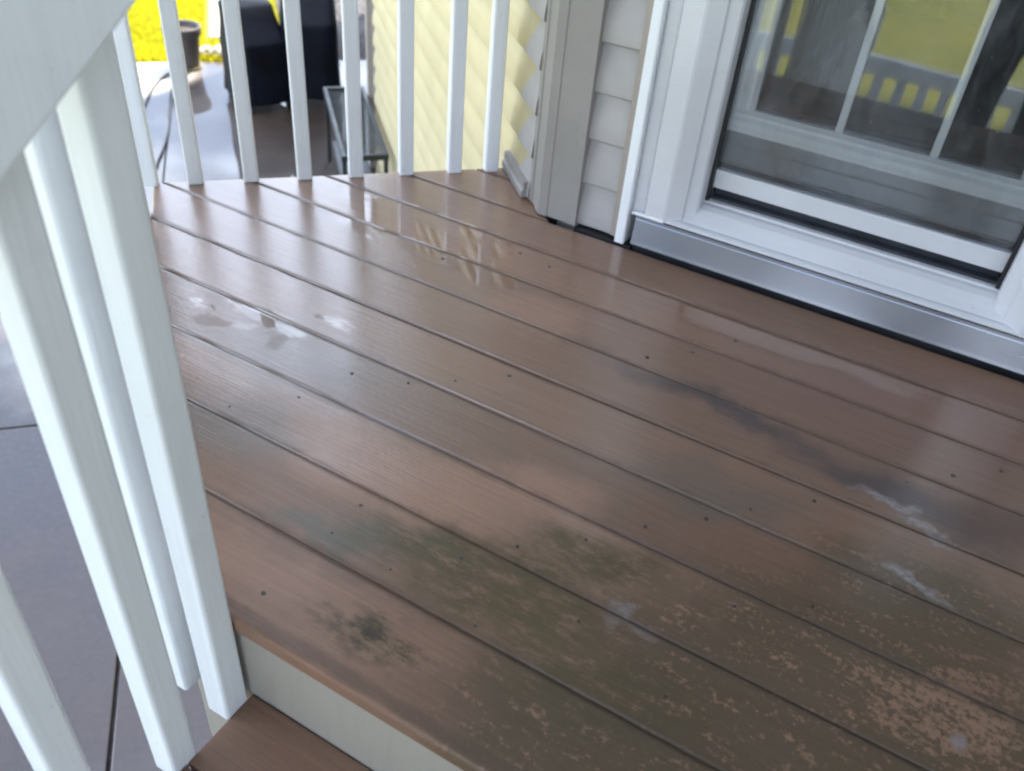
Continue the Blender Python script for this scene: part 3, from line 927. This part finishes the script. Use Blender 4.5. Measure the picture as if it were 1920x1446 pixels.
# flower pot
pot = tag(empty('flower_pot'), 'grey ribbed flower pot on the wet patio beside the grass', 'flower pot')
pot.location = AB(6.86, -0.475, PZ)
prof = [(0.0, 0.012), (0.086, 0.012), (0.090, 0.02), (0.116, 0.235), (0.117, 0.24), (0.130, 0.242), (0.134, 0.25), (0.137, 0.295), (0.134, 0.302), (0.126, 0.302), (0.122, 0.296), (0.116, 0.25), (0.0, 0.25)]
def lathe(name, prof, n, mat, parent, smooth=True, rib=0.0):
    bm = bmesh.new()
    rings = []
    for r, z in prof:
        if r == 0:
            rings.append([bm.verts.new((0, 0, z))])
        else:
            rings.append([bm.verts.new((r * math.cos(2 * math.pi * k / n) * (1 + rib * (k % 2)), r * math.sin(2 * math.pi * k / n) * (1 + rib * (k % 2)), z)) for k in range(n)])
    for a, b in zip(rings, rings[1:]):
        if len(a) == 1 and len(b) == 1:
            continue
        for k in range(n):
            if len(a) == 1:
                bm.faces.new((a[0], b[k], b[(k + 1) % n]))
            elif len(b) == 1:
                bm.faces.new((a[k], a[(k + 1) % n], b[0]))
            else:
                bm.faces.new((a[k], a[(k + 1) % n], b[(k + 1) % n], b[k]))
    return link(name, bm_mesh(bm, name, smooth), mat, parent)
lathe('body', prof[:5] + [(0.108, 0.245), (0.10, 0.235), (0.0, 0.235)], 40, 'pot', pot, True, 0.012)
lathe('rim', [(0.108, 0.236), (0.130, 0.240), (0.134, 0.25), (0.137, 0.295), (0.134, 0.302), (0.126, 0.302), (0.122, 0.296), (0.110, 0.246), (0.108, 0.236)], 40, 'pot', pot)
lathe('saucer', [(0, 0.001), (0.098, 0.001), (0.108, 0.022), (0.104, 0.023), (0.094, 0.008), (0, 0.008)], 36, 'saucer', pot)
sl = lathe('soil', [(0.112, 0.262), (0.05, 0.268), (0.0, 0.272)], 24, 'soil', pot)

# hose
hp = [(-4.45, 3.36), (-4.689, 3.631), (-4.819, 3.783), (-4.972, 3.971), (-5.093, 4.152), (-5.167, 4.318), (-5.11, 4.36), (-4.942, 4.196), (-4.746, 3.949), (-4.55, 3.751), (-4.369, 3.564), (-4.227, 3.399), (-4.129, 3.271), (-4.046, 3.159), (-3.95, 2.9)]
tag(link('garden_hose', bm_mesh(tube_bm(spline([(x, y, PZ + 0.0085) for x, y in hp], 8), 0.0075, 8), 'garden_hose', True), 'hose'), 'thin black hose looping over the wet patio beside the slab joint', 'hose')

# low mesh bench beside the wall
bench = tag(empty('mesh_bench'), 'low grey metal mesh bench against the yellow wall', 'bench')
bench.location = AB(4.69, 0.50, PZ)
bench.rotation_euler.z = RAD(45)
BL, BW, BH = 0.98, 0.24, 0.45
def bbox(name, x0, x1, y0, y1, z0, z1, mt='metal', bev=0.003):
    return box(name, x0, x1, y0, y1, z0, z1, mt, bench, bev)
bbox('frame_rail', -BW / 2, -BW / 2 + 0.022, -BL / 2, BL / 2, BH - 0.03, BH)
bbox('frame_rail', BW / 2 - 0.022, BW / 2, -BL / 2, BL / 2, BH - 0.03, BH)
bbox('frame_rail', -BW / 2 + 0.0225, BW / 2 - 0.0225, -BL / 2, -BL / 2 + 0.022, BH - 0.03, BH)
bbox('frame_rail', -BW / 2 + 0.0225, BW / 2 - 0.0225, BL / 2 - 0.022, BL / 2, BH - 0.03, BH)
for x in (-BW / 2 + 0.003, BW / 2 - 0.025):
    for y in (-BL / 2 + 0.01, BL / 2 - 0.032):
        bbox('leg', x, x + 0.022, y, y + 0.022, 0.0, BH - 0.0305)
bm = bmesh.new()
def wire(p, q):
    tube_bm([p, q], 0.0022, 4, bm, False)
nx, ny = 14, 62
for i in range(nx + 1):
    x = -BW / 2 + 0.022 + (BW - 0.044) * i / nx
    wire((x, -BL / 2 + 0.02, BH - 0.012), (x, BL / 2 - 0.02, BH - 0.012))
for j in range(ny + 1):
    y = -BL / 2 + 0.022 + (BL - 0.044) * j / ny
    wire((-BW / 2 + 0.02, y, BH - 0.0145), (BW / 2 - 0.02, y, BH - 0.0145))
mm = link('mesh_seat', bm_mesh(bm, 'mesh_seat'), 'metal', bench)
mm['kind'] = 'stuff'
bbox('lower_shelf', -BW / 2 + 0.03, BW / 2 - 0.03, -BL / 2 + 0.04, BL / 2 - 0.04, 0.12, 0.132, 'track')

# ================================================================== BEYOND THE PATIO
bed = bmesh.new()
bmesh.ops.create_grid(bed, x_segments=26, y_segments=26, size=0.5)
for v in bed.verts:
    a = 7.02 + (v.co.y + 0.5) * 2.3
    b = 0.22 + (v.co.x + 0.5) * 2.3
    edge = min(v.co.x + 0.5, 0.5 - v.co.x, v.co.y + 0.5, 0.5 - v.co.y) * 2
    z = PZ - 0.03 + min(1, edge * 5) * 0.10 + mnoise.noise(Vector((a * 5, b * 5, 0))) * 0.02
    v.co = AB(a, b, z)
bo = struct(link('mulch_bed', bm_mesh(bed, 'mulch_bed', True), 'mulch'))
bm = bmesh.new()
for i in range(2600):
    a, b = 7.05 + random.random() * 2.2, 0.25 + random.random() * 2.2
    p = AB(a, b, PZ + 0.075 + random.uniform(-0.02, 0.012))
    L, w_ = random.uniform(0.015, 0.04), random.uniform(0.006, 0.012)
    u = Vector((random.uniform(-1, 1), random.uniform(-1, 1), random.uniform(-0.5, 0.5))).normalized()
    v = u.cross(Vector((random.uniform(-0.4, 0.4), random.uniform(-0.4, 0.4), 1))).normalized()
    n_ = u.cross(v) * 0.004
    q = [bm.verts.new(p + u * sx * L / 2 + v * sy * w_ / 2 + n_ * sz) for sx, sy, sz in ((-1, -1, 0), (1, -1, 0), (1, 1, 0), (-1, 1, 0), (0, 0, 1))]
    for k in range(4):
        bm.faces.new((q[k], q[(k + 1) % 4], q[4]))
mc = link('mulch_chips', bm_mesh(bm, 'mulch_chips'), 'mulch')
tag(mc, 'loose dark mulch chips in the bed behind the grills', 'mulch')
mc['kind'] = 'stuff'

# pale path slab in the sun behind the grills
prism('path', ab_poly(7.55, 8.75, -0.32, 0.17), PZ - 0.029, PZ + 0.012, 'slab', None, 'z', 0.006)['kind'] = 'structure'

# edging stones along the grass
for i, (b, r_, which) in enumerate(((-0.335, 0.058, 'small pale edging stone right beside the grey flower pot'), (-0.225, 0.070, 'larger pale edging stone between the flower pot and the grill'), (-0.095, 0.062, 'pale edging stone half hidden behind the nearer grill'))):
    bm = bmesh.new()
    bmesh.ops.create_icosphere(bm, subdivisions=3, radius=1.0)
    for v in bm.verts:
        n_ = mnoise.noise(v.co * 1.6 + Vector((i * 7.1, 0, 0)))
        v.co *= 1 + 0.22 * n_
        v.co.x *= r_ * 0.95
        v.co.y *= r_ * 1.1
        v.co.z *= r_ * 0.85
    o = tag(link('edging_stone', bm_mesh(bm, 'edging_stone', False), 'stone'), which, 'stone', 'edging stones at the patio edge')
    o.location = AB(7.13 + random.uniform(-0.02, 0.03), b, PZ + 0.02)
    o.rotation_euler.z = random.uniform(0, 3)

# grass blades on the part of the lawn that shows
vv, ff = [], []
rg = random.Random(5)
def blade(p, h):
    an = rg.uniform(0, 2 * math.pi)
    dx, dy = math.cos(an), math.sin(an)
    w_ = rg.uniform(0.0025, 0.0045)
    lean = rg.uniform(0.1, 0.6) * h
    i = len(vv)
    vv.extend([(p.x - dy * w_, p.y + dx * w_, p.z), (p.x + dy * w_, p.y - dx * w_, p.z),
               (p.x + dx * lean * 0.4 + dy * w_ * 0.7, p.y + dy * lean * 0.4 - dx * w_ * 0.7, p.z + h * 0.6),
               (p.x + dx * lean * 0.4 - dy * w_ * 0.7, p.y + dy * lean * 0.4 + dx * w_ * 0.7, p.z + h * 0.6),
               (p.x + dx * lean, p.y + dy * lean, p.z + h)])
    ff.extend([(i, i + 1, i + 2, i + 3), (i + 3, i + 2, i + 4)])
for i in range(26000):
    a, b = 7.02 + rg.random() ** 1.2 * 2.3, -1.7 + rg.random() * 1.95
    if 7.5 < a < 8.8 and -0.36 < b < 0.2:
        continue
    blade(AB(a, b, PZ - 0.03), rg.uniform(0.035, 0.085))
me = bpy.data.meshes.new('grass')
me.from_pydata(vv, [], ff)
gr = tag(link('grass', me, 'blade'), 'bright sunlit yellow green grass beyond the patio', 'grass')
gr['kind'] = 'stuff'

# ================================================================== PERSON WITH THE PHONE (mirrored in the door glass)
def skin(name, verts, edges, radii, mat, parent, sub=2, root=0):
    me = bpy.data.meshes.new(name)
    me.from_pydata([Vector(v) for v in verts], edges, [])
    o = link(name, me, mat, parent)
    md = o.modifiers.new('skin', 'SKIN')
    md.use_smooth_shade = True
    md.use_x_symmetry = False
    layer = me.skin_vertices[0].data
    for i, r in enumerate(radii):
        layer[i].radius = r if isinstance(r, tuple) else (r, r)
        layer[i].use_root = (i == root)
    ss = o.modifiers.new('sub', 'SUBSURF')
    ss.levels = sub
    ss.render_levels = sub
    return o
PX, PY, FZ = 0.09, -0.20, -RISE * 3
V, E, RR = [], [], []
def add(p, r, par=None):
    V.append(p)
    RR.append(r)
    if par is not None:
        E.append((par, len(V) - 1))
    return len(V) - 1
pel = add((PX, PY - 0.06, FZ + 0.93), (0.155, 0.115))
wai = add((PX, PY - 0.05, FZ + 1.07), (0.145, 0.105), pel)
che = add((PX, PY - 0.06, FZ + 1.27), (0.165, 0.12), wai)
shb = add((PX, PY - 0.07, FZ + 1.41), (0.13, 0.085), che)
nec = add((PX - 0.01, PY - 0.05, FZ + 1.49), 0.055, shb)
for s in (-1, 1):
    hip = add((PX + s * 0.10, PY - 0.06, FZ + 0.86), 0.112, pel)
    kne = add((PX + s * 0.115, PY - 0.03 + (0.03 if s > 0 else 0), FZ + 0.49), 0.085, hip)
    calf = add((PX + s * 0.12, PY - 0.06, FZ + 0.32), 0.075, kne)
    ank = add((PX + s * 0.125, PY - 0.07, FZ + 0.09), 0.060, calf)
    toe = add((PX + s * 0.14, PY + 0.08, FZ + 0.042), (0.045, 0.036), ank)
    sho = add((PX + s * 0.185, PY - 0.07, FZ + 1.39), 0.062, shb)
    elb = add((PX + (s * 0.25 if s > 0 else -0.235), PY - 0.02, FZ + 1.15), 0.047, sho)
    wri = add(((PX + 0.03) if s > 0 else (PX - 0.20), PY + 0.10, FZ + 1.40), 0.032, elb)
person = empty('person')
tag(person, 'person in black clothes holding up a phone, seen mirrored in the door glass', 'person')
skin('body', V, E, RR, 'black_cloth', person)
# head and hair
bm = bmesh.new()
bmesh.ops.create_icosphere(bm, subdivisions=4, radius=1.0)
for v in bm.verts:
    c = v.co
    x, y, z = c.x * 0.076, c.y * 0.096, c.z * 0.118
    if c.z < 0:
        x *= 1 + 0.22 * c.z
        y *= 1 + 0.10 * c.z
    if c.y > 0.5:
        nose = math.exp(-((c.x / 0.14) ** 2 + ((c.z + 0.12) / 0.20) ** 2))
        y += 0.022 * nose
        for sx in (-1, 1):
            y -= 0.010 * math.exp(-(((c.x - sx * 0.36) / 0.15) ** 2 + ((c.z - 0.06) / 0.12) ** 2))
        y += 0.006 * math.exp(-((c.x / 0.25) ** 2 + ((c.z + 0.45) / 0.07) ** 2))
    if abs(c.x) > 0.85:
        x += math.copysign(0.014, c.x) * math.exp(-((c.y / 0.22) ** 2 + ((c.z + 0.05) / 0.25) ** 2))
    v.co = (x, y, z)
hd = link('head', bm_mesh(bm, 'head', True), 'skin', person)
hd.location = (PX - 0.02, PY - 0.02, FZ + 1.625)
bm = bmesh.new()
bmesh.ops.create_icosphere(bm, subdivisions=4, radius=1.0)
kill = [v for v in bm.verts if v.co.z < 0.1 and v.co.y > 0.05 or v.co.z < -0.55 or (v.co.y > 0.6 and v.co.z < 0.45)]
bmesh.ops.delete(bm, geom=kill, context='VERTS')
for v in bm.verts:
    n_ = 1 + 0.05 * mnoise.noise(v.co * 5)
    v.co = (v.co.x * 0.085 * n_, v.co.y * 0.104 * n_ - 0.006, v.co.z * 0.128 * n_)
hr = link('hair', bm_mesh(bm, 'hair', True), 'hair', hd)
# hands closing on the phone's long edges
def hand(side_, wrist, grip):
    w_ = Vector(wrist)
    g_ = Vector(grip)
    V2, E2, R2 = [], [], []
    def ad(p, r, par=None):
        V2.append(tuple(p))
        R2.append(r)
        if par is not None:
            E2.append((par, len(V2) - 1))
        return len(V2) - 1
    d = (g_ - w_).normalized()
    a = ad(w_, (0.026, 0.020))
    palm = ad(w_ + d * 0.055, (0.038, 0.016), a)
    kn = w_ + d * 0.085
    inward = Vector((-side_, 0, 0))
    for k in range(4):
        off = Vector((0, 0, 0.028 - 0.019 * k))
        L = (0.042, 0.047, 0.044, 0.034)[k]
        p1 = ad(kn + off, 0.0095, palm)
        p2 = ad(kn + off + d * L * 0.55 + inward * L * 0.25, 0.009, p1)
        ad(kn + off + d * L * 0.62 + inward * L * 0.85, 0.008, p2)
    t1 = ad(w_ + d * 0.045 + Vector((0, -0.012, 0.036)) + inward * 0.012, 0.0105, palm)
    ad(w_ + d * 0.078 + Vector((0, -0.016, 0.052)) + inward * 0.034, 0.009, t1)
    return skin('hand', V2, E2, R2, 'skin', person)
wl = (PX - 0.20, PY + 0.10, FZ + 1.40)
wr = (PX + 0.03, PY + 0.10, FZ + 1.40)
hand(-1, wl, (-0.085, -0.035, 0.985))
hand(1, wr, (0.085, -0.035, 0.985))
phone = box('phone', -0.078, 0.078, -0.034, -0.026, 0.982, 1.058, 'dark', None, 0.003)
tag(phone, 'black phone held up in both hands, mirrored in the door glass', 'phone')
bpy.context.view_layer.update()
